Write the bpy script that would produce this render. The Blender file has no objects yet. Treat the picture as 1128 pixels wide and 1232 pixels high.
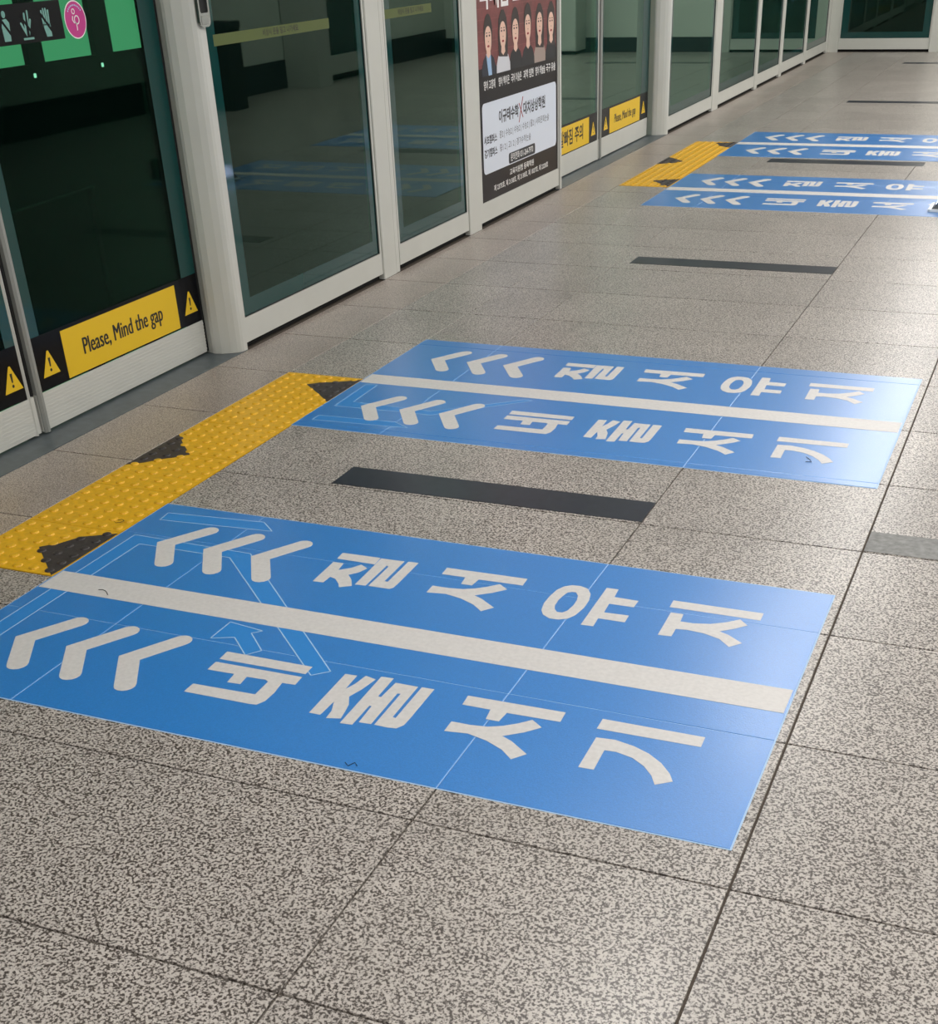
import bpy, math, random
from mathutils import Vector, Matrix
from mathutils.geometry import tessellate_polygon
random.seed(7)
SC = bpy.context.scene
COL = SC.collection

# ------------------------------------------------------------------ camera
F, PITCH, YAW, ROLL = 1527.255, 0.58144, -0.4063, -0.03737
CX, CY, CAM_H = 596.97, 914.91, 1.45
def setup_camera():
    cp, sp, cy, sy = math.cos(PITCH), math.sin(PITCH), math.cos(YAW), math.sin(YAW)
    fw = Vector((sy * cp, cy * cp, -sp)); r = Vector((cy, -sy, 0)); u = r.cross(fw)
    r2 = math.cos(ROLL) * r + math.sin(ROLL) * u
    u2 = -math.sin(ROLL) * r + math.cos(ROLL) * u
    cam = bpy.data.cameras.new('camera')
    cam.sensor_fit = 'HORIZONTAL'; cam.sensor_width = 36
    cam.lens = F / 1128 * 36
    cam.shift_x = -(CX - 564) / 1128
    cam.shift_y = (CY - 616) / 1128
    cam.clip_start = 0.05
    o = bpy.data.objects.new('camera', cam); COL.objects.link(o)
    m = Matrix(((r2.x, u2.x, -fw.x, 0), (r2.y, u2.y, -fw.y, 0), (r2.z, u2.z, -fw.z, CAM_H), (0, 0, 0, 1)))
    o.matrix_world = m
    SC.camera = o
setup_camera()

# ------------------------------------------------------------------ world, exposure
w = bpy.data.worlds.new('world'); SC.world = w; w.use_nodes = True
w.node_tree.nodes['Background'].inputs[0].default_value = (0.8, 0.88, 1.0, 1)
w.node_tree.nodes['Background'].inputs[1].default_value = 0.15
SC.view_settings.view_transform = 'Standard'; SC.view_settings.look = 'None'
SC.view_settings.gamma = 1; SC.view_settings.use_curve_mapping = False
SC.view_settings.exposure = 0.0
LAMP_POWER = {-1.1: 24.0, 1.1: 44.0}   # ceiling lamps by row, watts
LAMP_COLOR = (1.0, 0.975, 0.95)

# ------------------------------------------------------------------ materials
def lin(c):
    return tuple(((v / 255) / 12.92 if v / 255 <= 0.04045 else ((v / 255 + 0.055) / 1.055) ** 2.4) for v in c) + (1.0,)
MATS = {}
def mat(name, rgb, rough=0.5, metal=0.0, spec=0.5, emit=0.0, noise=0.0, nscale=40.0, bump=0.0):
    m = bpy.data.materials.new(name); m.use_nodes = True
    nt = m.node_tree; b = nt.nodes['Principled BSDF']
    c = lin(rgb)
    b.inputs['Base Color'].default_value = c
    b.inputs['Roughness'].default_value = rough; b.inputs['Metallic'].default_value = metal
    b.inputs['Specular IOR Level'].default_value = spec
    if emit:
        b.inputs['Emission Color'].default_value = c; b.inputs['Emission Strength'].default_value = emit
    if noise or bump:
        geo = nt.nodes.new('ShaderNodeNewGeometry')
        n = nt.nodes.new('ShaderNodeTexNoise'); n.inputs['Scale'].default_value = nscale; n.inputs['Detail'].default_value = 5
        nt.links.new(geo.outputs['Position'], n.inputs['Vector'])
        if noise:
            r = nt.nodes.new('ShaderNodeValToRGB')
            r.color_ramp.elements[0].position = 0.3; r.color_ramp.elements[1].position = 0.7
            r.color_ramp.elements[0].color = tuple(v * (1 - noise) for v in c[:3]) + (1,)
            r.color_ramp.elements[1].color = tuple(min(1, v * (1 + noise)) for v in c[:3]) + (1,)
            nt.links.new(n.outputs['Fac'], r.inputs['Fac']); nt.links.new(r.outputs['Color'], b.inputs['Base Color'])
        if bump:
            bp = nt.nodes.new('ShaderNodeBump'); bp.inputs['Strength'].default_value = bump; bp.inputs['Distance'].default_value = 0.002
            nt.links.new(n.outputs['Fac'], bp.inputs['Height']); nt.links.new(bp.outputs['Normal'], b.inputs['Normal'])
    MATS[name] = m
    return m

def granite(name, light, mid, dark, scale, p0, p1, rough, spec=0.5):
    """speckled granite; world-space noise so that every slab shows its own grain"""
    m = bpy.data.materials.new(name); m.use_nodes = True
    nt = m.node_tree; b = nt.nodes['Principled BSDF']; L = nt.links.new
    geo = nt.nodes.new('ShaderNodeNewGeometry'); oi = nt.nodes.new('ShaderNodeObjectInfo')
    add = nt.nodes.new('ShaderNodeVectorMath'); add.operation = 'ADD'
    mul = nt.nodes.new('ShaderNodeVectorMath'); mul.operation = 'SCALE'; mul.inputs['Scale'].default_value = 7.0
    L(oi.outputs['Random'], mul.inputs[0]); L(geo.outputs['Position'], add.inputs[0]); L(mul.outputs[0], add.inputs[1])
    n = nt.nodes.new('ShaderNodeTexNoise'); n.inputs['Scale'].default_value = scale; n.inputs['Detail'].default_value = 2.5; n.inputs['Roughness'].default_value = 0.6
    mp = nt.nodes.new('ShaderNodeMapping'); mp.inputs['Rotation'].default_value = (0.62, 0.41, 0.27)
    L(add.outputs[0], mp.inputs['Vector']); L(mp.outputs['Vector'], n.inputs['Vector'])
    r = nt.nodes.new('ShaderNodeValToRGB')
    e = r.color_ramp.elements
    e[0].position = p0; e[0].color = lin(dark); e[1].position = p1; e[1].color = lin(light)
    x = e.new((p0 * 0.55 + p1 * 0.45)); x.color = lin(mid)
    L(n.outputs['Fac'], r.inputs['Fac'])
    # broad soiling and a small difference between slabs
    n2 = nt.nodes.new('ShaderNodeTexNoise'); n2.inputs['Scale'].default_value = 2.2; n2.inputs['Detail'].default_value = 4
    L(geo.outputs['Position'], n2.inputs['Vector'])
    mr = nt.nodes.new('ShaderNodeMapRange'); mr.inputs[1].default_value = 0.3; mr.inputs[2].default_value = 0.7; mr.inputs[3].default_value = 0.90; mr.inputs[4].default_value = 1.06
    L(n2.outputs['Fac'], mr.inputs[0])
    mr2 = nt.nodes.new('ShaderNodeMapRange'); mr2.inputs[3].default_value = 0.94; mr2.inputs[4].default_value = 1.05
    L(oi.outputs['Random'], mr2.inputs[0])
    mm = nt.nodes.new('ShaderNodeMath'); mm.operation = 'MULTIPLY'; L(mr.outputs[0], mm.inputs[0]); L(mr2.outputs[0], mm.inputs[1])
    vs = nt.nodes.new('ShaderNodeVectorMath'); vs.operation = 'SCALE'; L(r.outputs['Color'], vs.inputs[0]); L(mm.outputs[0], vs.inputs['Scale'])
    L(vs.outputs[0], b.inputs['Base Color'])
    b.inputs['Roughness'].default_value = rough; b.inputs['Specular IOR Level'].default_value = spec
    MATS[name] = m
    return m

def glassy(name, tint, ior=1.5, dust=0.05):
    """thin architectural glass: mirror reflection by Fresnel, the rest passes tinted"""
    m = bpy.data.materials.new(name); m.use_nodes = True
    nt = m.node_tree; nt.nodes.remove(nt.nodes['Principled BSDF']); L = nt.links.new
    out = nt.nodes['Material Output']
    t = nt.nodes.new('ShaderNodeBsdfTransparent'); t.inputs[0].default_value = lin(tint)
    g = nt.nodes.new('ShaderNodeBsdfGlossy'); g.inputs['Roughness'].default_value = 0.015; g.inputs[0].default_value = (0.74, 1.0, 0.86, 1)
    fr = nt.nodes.new('ShaderNodeFresnel'); fr.inputs[0].default_value = ior
    mx = nt.nodes.new('ShaderNodeMixShader')
    df = nt.nodes.new('ShaderNodeBsdfDiffuse'); df.inputs[0].default_value = lin((70, 128, 112))     # faint film of dust on the pane
    m0 = nt.nodes.new('ShaderNodeMixShader'); m0.inputs[0].default_value = dust
    L(t.outputs[0], m0.inputs[1]); L(df.outputs[0], m0.inputs[2])
    L(fr.outputs[0], mx.inputs[0]); L(m0.outputs[0], mx.inputs[1]); L(g.outputs[0], mx.inputs[2]); L(mx.outputs[0], out.inputs[0])
    MATS[name] = m
    return m

granite('granite', (190, 183, 176), (146, 139, 133), (76, 69, 64), 180, 0.43, 0.55, 0.32, 0.65)
granite('granite_edge', (190, 178, 170), (160, 148, 140), (104, 94, 88), 240, 0.41, 0.60, 0.34, 0.6)
mat('joint', (86, 77, 68), 0.9)
mat('black_strip', (40, 44, 54), 0.30, noise=0.15, nscale=30)
mat('blue_vinyl', (44, 128, 206), 0.30, spec=0.8, noise=0.10, nscale=330, bump=0.25)
for _k in ('blue_vinyl',):            # clear laminate over the print
    _b = MATS[_k].node_tree.nodes['Principled BSDF']; _b.inputs['Coat Weight'].default_value = 0.7; _b.inputs['Coat Roughness'].default_value = 0.28
mat('blue_old', (50, 134, 209), 0.34, noise=0.04, nscale=260)
mat('white_vinyl', (208, 205, 203), 0.42, noise=0.06, nscale=90, bump=0.15)
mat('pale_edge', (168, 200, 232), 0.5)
mat('yellow_tile', (224, 172, 30), 0.42, noise=0.12, nscale=60)
mat('black_tile', (58, 52, 52), 0.5, noise=0.35, nscale=80)
mat('alu', (196, 196, 190), 0.42, metal=0.0, spec=0.6, noise=0.02, nscale=8)
mat('alu_dark', (150, 152, 148), 0.4, metal=0.3)
mat('steel', (170, 172, 172), 0.25, metal=0.9)
mat('rubber', (16, 17, 18), 0.7)
mat('sill', (88, 96, 100), 0.4, metal=0.2, noise=0.15, nscale=25)
mat('black_gap', (8, 8, 8), 0.9)
mat('teal', (16, 62, 60), 0.06)
mat('black_film', (8, 10, 16), 0.2, spec=0.15)
mat('sign_yellow', (226, 186, 26), 0.45)
mat('ink', (22, 20, 22), 0.5)
mat('olive_film', (74, 88, 22), 0.4)
mat('white_print', (232, 230, 228), 0.5)
mat('pale_teal_print', (110, 160, 150), 0.5)
mat('magenta', (190, 40, 130), 0.45)
mat('wall_white', (214, 216, 208), 0.5, noise=0.03, nscale=3)
mat('panel_joint', (120, 122, 118), 0.7)
mat('navy', (22, 28, 36), 0.45)
mat('panel_back', (46, 84, 100), 0.4)
mat('device_grey', (92, 96, 98), 0.5, noise=0.1, nscale=60)
mat('device_screen', (200, 214, 255), 0.3, emit=5.0)
mat('ceiling_white', (225, 226, 224), 0.7)
mat('lamp_housing', (210, 210, 208), 0.5)
mat('lamp_glow', (255, 250, 240), 0.5, emit=3.0)
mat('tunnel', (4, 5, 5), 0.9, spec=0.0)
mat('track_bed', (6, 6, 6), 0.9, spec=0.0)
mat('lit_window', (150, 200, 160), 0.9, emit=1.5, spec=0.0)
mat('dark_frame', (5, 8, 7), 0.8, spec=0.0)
mat('poster_black', (26, 20, 22), 0.35, spec=0.2)
mat('poster_red', (112, 44, 46), 0.4, noise=0.3, nscale=14)
mat('poster_red_line', (128, 62, 62), 0.4)
mat('card_white', (214, 220, 232), 0.4)
mat('print_red', (150, 30, 36), 0.5)
mat('print_dark', (40, 38, 46), 0.5)
mat('skin', (224, 184, 164), 0.5)
mat('hair', (40, 26, 24), 0.5)
mat('cloth_navy', (32, 36, 50), 0.6)
mat('cloth_blue', (150, 180, 214), 0.6)
mat('cloth_white', (206, 206, 212), 0.6)
mat('cloth_black', (30, 28, 30), 0.6)
mat('cloth_beige', (158, 140, 130), 0.6)
mat('shoe_grey', (70, 74, 76), 0.7, noise=0.2, nscale=200)
mat('device_white', (228, 232, 232), 0.6)
mat('worn_strip', (122, 122, 120), 0.55, noise=0.3, nscale=55)
glassy('glass', (118, 165, 150), ior=1.42, dust=0.025)
glassy('glass_far', (118, 165, 150), ior=1.75, dust=0.09)
glassy('glass_door', (150, 195, 178), ior=1.14, dust=0.012)

# ------------------------------------------------------------------ building helpers
def wloc(o):
    v = Vector((0, 0, 0))
    while o is not None:
        v += o.location; o = o.parent
    return v
def obj(name, verts, faces, material, parent=None, smooth=False, origin=None, mats=None, fmat=None):
    me = bpy.data.meshes.new(name)
    base = wloc(parent) if parent else Vector(origin) if origin is not None else None
    if base is None:
        xs = [v[0] for v in verts]; ys = [v[1] for v in verts]; zs = [v[2] for v in verts]
        base = Vector(((min(xs) + max(xs)) / 2, (min(ys) + max(ys)) / 2, min(zs)))
    me.from_pydata([(v[0] - base.x, v[1] - base.y, v[2] - base.z) for v in verts], [], faces)
    if mats:
        for k in mats: me.materials.append(MATS[k])
        for pgn, k in zip(me.polygons, fmat): pgn.material_index = k
    else:
        me.materials.append(MATS[material])
    if smooth:
        for pgn in me.polygons: pgn.use_smooth = True
    me.update()
    o = bpy.data.objects.new(name, me); COL.objects.link(o)
    if parent: o.parent = parent
    else: o.location = base
    return o
def empty(name, loc):
    o = bpy.data.objects.new(name, None); o.empty_display_size = 0.1; COL.objects.link(o); o.location = loc
    return o
def tag(o, label, cat, group=None, kind=None):
    o['label'] = label; o['category'] = cat
    if group: o['group'] = group
    if kind: o['kind'] = kind
    return o
BF = [(0, 3, 2, 1), (4, 5, 6, 7), (0, 1, 5, 4), (1, 2, 6, 5), (2, 3, 7, 6), (3, 0, 4, 7)]
def boxv(x0, x1, y0, y1, z0, z1):
    return [(x0, y0, z0), (x1, y0, z0), (x1, y1, z0), (x0, y1, z0), (x0, y0, z1), (x1, y0, z1), (x1, y1, z1), (x0, y1, z1)]
def box(name, x0, x1, y0, y1, z0, z1, material, parent=None):
    return obj(name, boxv(x0, x1, y0, y1, z0, z1), BF, material, parent)
def bevbox(name, x0, x1, y0, y1, z0, z1, c, material, parent=None):
    """box whose upper rim is chamfered by c"""
    v = boxv(x0, x1, y0, y1, z0, z1 - c) + [(x0 + c, y0 + c, z1), (x1 - c, y0 + c, z1), (x1 - c, y1 - c, z1), (x0 + c, y1 - c, z1)]
    f = [(0, 3, 2, 1), (0, 1, 5, 4), (1, 2, 6, 5), (2, 3, 7, 6), (3, 0, 4, 7), (8, 9, 10, 11), (4, 5, 9, 8), (5, 6, 10, 9), (6, 7, 11, 10), (7, 4, 8, 11)]
    return obj(name, v, f, material, parent)
FLOOR = lambda z0=0.0: (lambda a, b, c: (a, b, z0 + c))
SCREEN = lambda x0: (lambda a, b, c: (x0 + c, a, b))          # drawn on a plane facing the platform
ENDW = lambda y0: (lambda a, b, c: (a, y0 - c, b))            # drawn on a plane facing the camera
def area2(p):
    return sum(p[i][0] * p[(i + 1) % len(p)][1] - p[(i + 1) % len(p)][0] * p[i][1] for i in range(len(p)))
def prism(loops, t0, t1, mp):
    """loops: [outer, hole, ...] 2D; returns verts, faces of a plate between heights t0 and t1"""
    ls = []
    for i, l in enumerate(loops):
        a = area2(l)
        ls.append(list(l) if (a > 0) == (i == 0) else list(l)[::-1])
    flat = [p for l in ls for p in l]
    tri = tessellate_polygon([[Vector((p[0], p[1], 0)) for p in l] for l in ls])
    n = len(flat)
    V = [mp(p[0], p[1], t1) for p in flat] + [mp(p[0], p[1], t0) for p in flat]
    Fc = []
    for a, b, c in tri:
        ar = (flat[b][0] - flat[a][0]) * (flat[c][1] - flat[a][1]) - (flat[c][0] - flat[a][0]) * (flat[b][1] - flat[a][1])
        if abs(ar) < 1e-12: continue
        if ar < 0: b, c = c, b
        Fc.append((a, b, c)); Fc.append((a + n, c + n, b + n))
    k = 0
    for l in ls:
        m = len(l)
        for i in range(m):
            a, b = k + i, k + (i + 1) % m
            Fc.append((a, a + n, b + n, b))
        k += m
    return V, Fc
def plates(name, loopsets, t0, t1, mp, material, parent=None):
    V, Fc = [], []
    for ls in loopsets:
        v, f = prism(ls, t0, t1, mp); o = len(V); V += v; Fc += [tuple(i + o for i in q) for q in f]
    return obj(name, V, Fc, material, parent)
def rect(a0, a1, b0, b1): return [(a0, b0), (a1, b0), (a1, b1), (a0, b1)]
def rrect(a0, a1, b0, b1, r, n=5):
    P = []
    for cx, cy, s in ((a1 - r, b0 + r, -90), (a1 - r, b1 - r, 0), (a0 + r, b1 - r, 90), (a0 + r, b0 + r, 180)):
        for i in range(n + 1):
            t = math.radians(s + 90 * i / n); P.append((cx + r * math.cos(t), cy + r * math.sin(t)))
    return P
def ell(cx, cy, rx, ry, n=24): return [(cx + rx * math.cos(2 * math.pi * i / n), cy + ry * math.sin(2 * math.pi * i / n)) for i in range(n)]
def stroke(pts, w, cap=5):
    """outline of a polyline with round ends (mitred inside)"""
    h = w / 2; L_, R_ = [], []
    pts = [Vector(p) for p in pts]
    for i, p in enumerate(pts):
        d0 = (pts[i] - pts[i - 1]).normalized() if i else None
        d1 = (pts[i + 1] - pts[i]).normalized() if i < len(pts) - 1 else None
        if d0 is None: d0 = d1
        if d1 is None: d1 = d0
        n0 = Vector((-d0.y, d0.x)); n1 = Vector((-d1.y, d1.x)); m = (n0 + n1).normalized(); k = h / max(0.35, m.dot(n0))
        L_.append(p + m * k); R_.append(p - m * k)
    def arc(c, a, b):
        va = a - c; out = []
        for i in range(1, cap):
            t = -math.pi * i / cap
            out.append(c + Vector((va.x * math.cos(t) - va.y * math.sin(t), va.x * math.sin(t) + va.y * math.cos(t))))
        return out
    P = L_ + arc(pts[-1], L_[-1], R_[-1]) + R_[::-1] + arc(pts[0], R_[0], L_[0])
    return [(p.x, p.y) for p in P]
def tube(name, pts, rad, material, parent=None, n=8, r2=None):
    pts = [Vector(p) for p in pts]; V, Fc = [], []
    for i, p in enumerate(pts):
        d = (pts[min(i + 1, len(pts) - 1)] - pts[max(i - 1, 0)]).normalized()
        a = d.cross(Vector((0, 0, 1)) if abs(d.z) < 0.9 else Vector((1, 0, 0))).normalized(); b = d.cross(a)
        for k in range(n):
            t = 2 * math.pi * k / n; q = p + a * math.cos(t) * rad + b * math.sin(t) * rad; V.append(tuple(q))
    for i in range(len(pts) - 1):
        for k in range(n):
            Fc.append((i * n + k, i * n + (k + 1) % n, (i + 1) * n + (k + 1) % n, (i + 1) * n + k))
    Fc.append(tuple(range(n))[::-1]); Fc.append(tuple(range((len(pts) - 1) * n, len(pts) * n)))
    return obj(name, V, Fc, material, parent, smooth=True)
def text(name, body, a, b, size, mp, t, material, parent, align='CENTER', sx=1.0, bold=0.0, width=None, fat=0.0):
    """lettering as flat mesh at (a, b) of the mapped plane, lifted t; width fits the line to a given length"""
    cu = bpy.data.curves.new(name, 'FONT'); cu.body = body; cu.size = size; cu.align_x = align; cu.align_y = 'CENTER'
    cu.offset = bold; cu.resolution_u = 3; cu.fill_mode = 'FRONT'
    to = bpy.data.objects.new(name, cu); COL.objects.link(to)
    bpy.context.view_layer.update()
    dg = bpy.context.evaluated_depsgraph_get()
    me = bpy.data.meshes.new_from_object(to.evaluated_get(dg))
    V = [(v.co.x, v.co.y) for v in me.vertices]; Fc = [tuple(p.vertices) for p in me.polygons]
    nrm = [p.normal.z for p in me.polygons]
    Fc = [f if z > 0 else f[::-1] for f, z in zip(Fc, nrm)]
    bpy.data.objects.remove(to); bpy.data.curves.remove(cu); bpy.data.meshes.remove(me)
    if not V: return None
    if width:
        x0 = min(v[0] for v in V); x1 = max(v[0] for v in V); sx = width / (x1 - x0)
    P = [mp(a + x * sx, b + y, t) for x, y in V]
    if fat:                                   # a heavier stroke: the same letters set twice, a hair apart
        n = len(P); P = [mp(a + x * sx - fat, b + y, t) for x, y in V] + [mp(a + x * sx + fat, b + y, t + 0.0001) for x, y in V]
        Fc = Fc + [tuple(i + n for i in f) for f in Fc]
    return obj(name, P, Fc, material, parent)

# ------------------------------------------------------------------ floor of granite slabs
XS = -3.03                      # face of the platform screen
XA, XB, XC, XR = -0.948, -0.322, -2.02, 2.2
Y0R, TR = 1.265, 0.5118         # first row seam and the row pitch
YEND = 18.4
COLS = [(-3.03, -2.70, 'granite_edge'), (-2.70, -2.366, 'granite'), (-2.366, XC, 'granite'), (XC, XA, 'granite'), (XA, XB, 'granite'), (XB, 0.753, 'granite'), (0.753, 1.379, 'granite'), (1.379, XR, 'granite')]
floor = box('floor', -3.34, XR, -5.0, YEND, -0.2, -0.006, 'joint')
tag(floor, 'speckled grey granite slab floor of the subway platform', 'floor', kind='structure')
YB = [(2.473, 0.312), (8.655, 0.333)]      # tactile strips: near end and tile length
tile_mesh = {}
for ci, (x0, x1, mname) in enumerate(COLS):
    for k in range(-7, 34):
        y0 = Y0R + k * TR; y1 = min(y0 + TR, YEND)
        if y1 - y0 < 0.05: continue
        if ci > 4 and k < -4: continue
        if ci < 3 and k < -2: continue
        g = 0.0025 if abs(x1 - XB) < 1e-6 or abs(x0 - XB) < 1e-6 else 0.0020
        segs = [(y0, y1)]
        if ci == 1:                                   # the tactile strip takes the slabs' place
            for s, L in YB:
                e = s + 6 * L; new = []
                for a, b in segs:
                    if b <= s or a >= e: new.append((a, b)); continue
                    if a < s - 0.03: new.append((a, s))
                    if b > e + 0.03: new.append((e, b))
                segs = new
        for a, b in segs:
            key = (ci, round(b - a, 4))
            if key not in tile_mesh:
                o = bevbox('floor_tile', x0 + g, x1 - g, a + 0.0024, b - 0.0024, -0.006, 0.0, 0.0008, mname, floor)
                tile_mesh[key] = (o.data, a)
            else:
                me, a0 = tile_mesh[key]
                o = bpy.data.objects.new('floor_tile', me); COL.objects.link(o); o.parent = floor; o.location = (0, a - a0, 0)

# ------------------------------------------------------------------ tactile strips
def inside(p, poly):
    r = False; j = len(poly) - 1
    for i in range(len(poly)):
        (xi, yi), (xj, yj) = poly[i], poly[j]
        if (yi > p[1]) != (yj > p[1]) and p[0] < (xj - xi) * (p[1] - yi) / (yj - yi) + xi: r = not r
        j = i
    return r
def tactile(ys, L, label, blacks):
    root = tag(empty('tactile_strip', (-2.545, ys + 3 * L, 0)), label, 'tactile paving', 'yellow tactile strips before the doors')
    for k in range(6):
        a, b = ys + k * L + 0.0012, ys + (k + 1) * L - 0.0012
        V = boxv(-2.698, -2.368, a, b, -0.006, 0.001); Fc = list(BF); fm = [0] * 6
        for i in range(6):
            for j in range(6):
                cx = -2.698 + 0.330 * (i + 0.5) / 6; cy = a + (b - a) * (j + 0.5) / 6
                blk = 1 if any(inside((cx, cy), p) for p in blacks) else 0
                o = len(V); n = 10
                for r_, z in ((0.0145, 0.0008), (0.0125, 0.0042), (0.0075, 0.0058)):
                    for q in range(n):
                        t = 2 * math.pi * q / n; V.append((cx + r_ * math.cos(t), cy + r_ * math.sin(t), z))
                for ring in (0, 1):
                    for q in range(n):
                        Fc.append((o + ring * n + q, o + ring * n + (q + 1) % n, o + (ring + 1) * n + (q + 1) % n, o + (ring + 1) * n + q)); fm.append(blk)
                Fc.append(tuple(o + 2 * n + q for q in range(n))); fm.append(blk)
        obj('tactile_tile', V, Fc, None, root, mats=['yellow_tile', 'black_tile'], fmat=fm)
    for p in blacks:
        b = plates('black_patch', [[p]], 0.0009, 0.0019, FLOOR(), 'black_tile', root)
        b['label'] = 'torn black warning patch'
tactile(YB[0][0], YB[0][1], 'yellow tactile paving strip with black patches between the two nearest blue mats', [
    [(-2.531, 2.622), (-2.372, 2.476), (-2.369, 2.508), (-2.369, 2.775), (-2.425, 2.74), (-2.459, 2.721), (-2.49, 2.66)],
    [(-2.697, 3.267), (-2.697, 3.575), (-2.62, 3.49), (-2.544, 3.413), (-2.58, 3.372), (-2.609, 3.349), (-2.65, 3.30)],
    [(-2.548, 4.218), (-2.50, 4.26), (-2.46, 4.27), (-2.369, 4.33), (-2.369, 4.05), (-2.45, 4.13)]])
tactile(YB[1][0], YB[1][1], 'far yellow tactile strip beside the two distant blue mats', [
    [(-2.528, 8.877), (-2.369, 8.965), (-2.369, 8.67), (-2.44, 8.72), (-2.46, 8.78)],
    [(-2.697, 9.542), (-2.697, 9.87), (-2.62, 9.78), (-2.545, 9.687), (-2.597, 9.599)],
    [(-2.529, 10.594), (-2.369, 10.65), (-2.369, 10.38), (-2.465, 10.45)]])

# ------------------------------------------------------------------ dark inlay strips
def dark_strip(ya, yb, label, x0=XC + 0.06, x1=XA, m='black_strip', group='dark strips across the floor'):
    o = bevbox('floor_strip', x0, x1, ya, yb, 0.0, 0.0012, 0.0004, m)
    tag(o, label, 'floor strip', group)
dark_strip(3.325, 3.477, 'black floor strip between the two nearest blue mats')
dark_strip(6.50, 6.655, 'dark floor strip alone on bare granite halfway along the platform')
dark_strip(9.76, 9.92, 'dark floor strip between the two distant blue mats', x1=XA + 0.05)
dark_strip(13.22, 13.36, 'dark floor strip just beyond the farthest blue mat', x0=-1.97, x1=-0.7)
dark_strip(16.86, 17.02, 'farthest dark floor strip near the end wall', x0=-1.93, x1=-0.6)
dark_strip(3.318, 3.455, 'worn grey floor strip at the right edge beside the seam', x0=XB + 0.003, x1=0.75, m='worn_strip')

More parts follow.
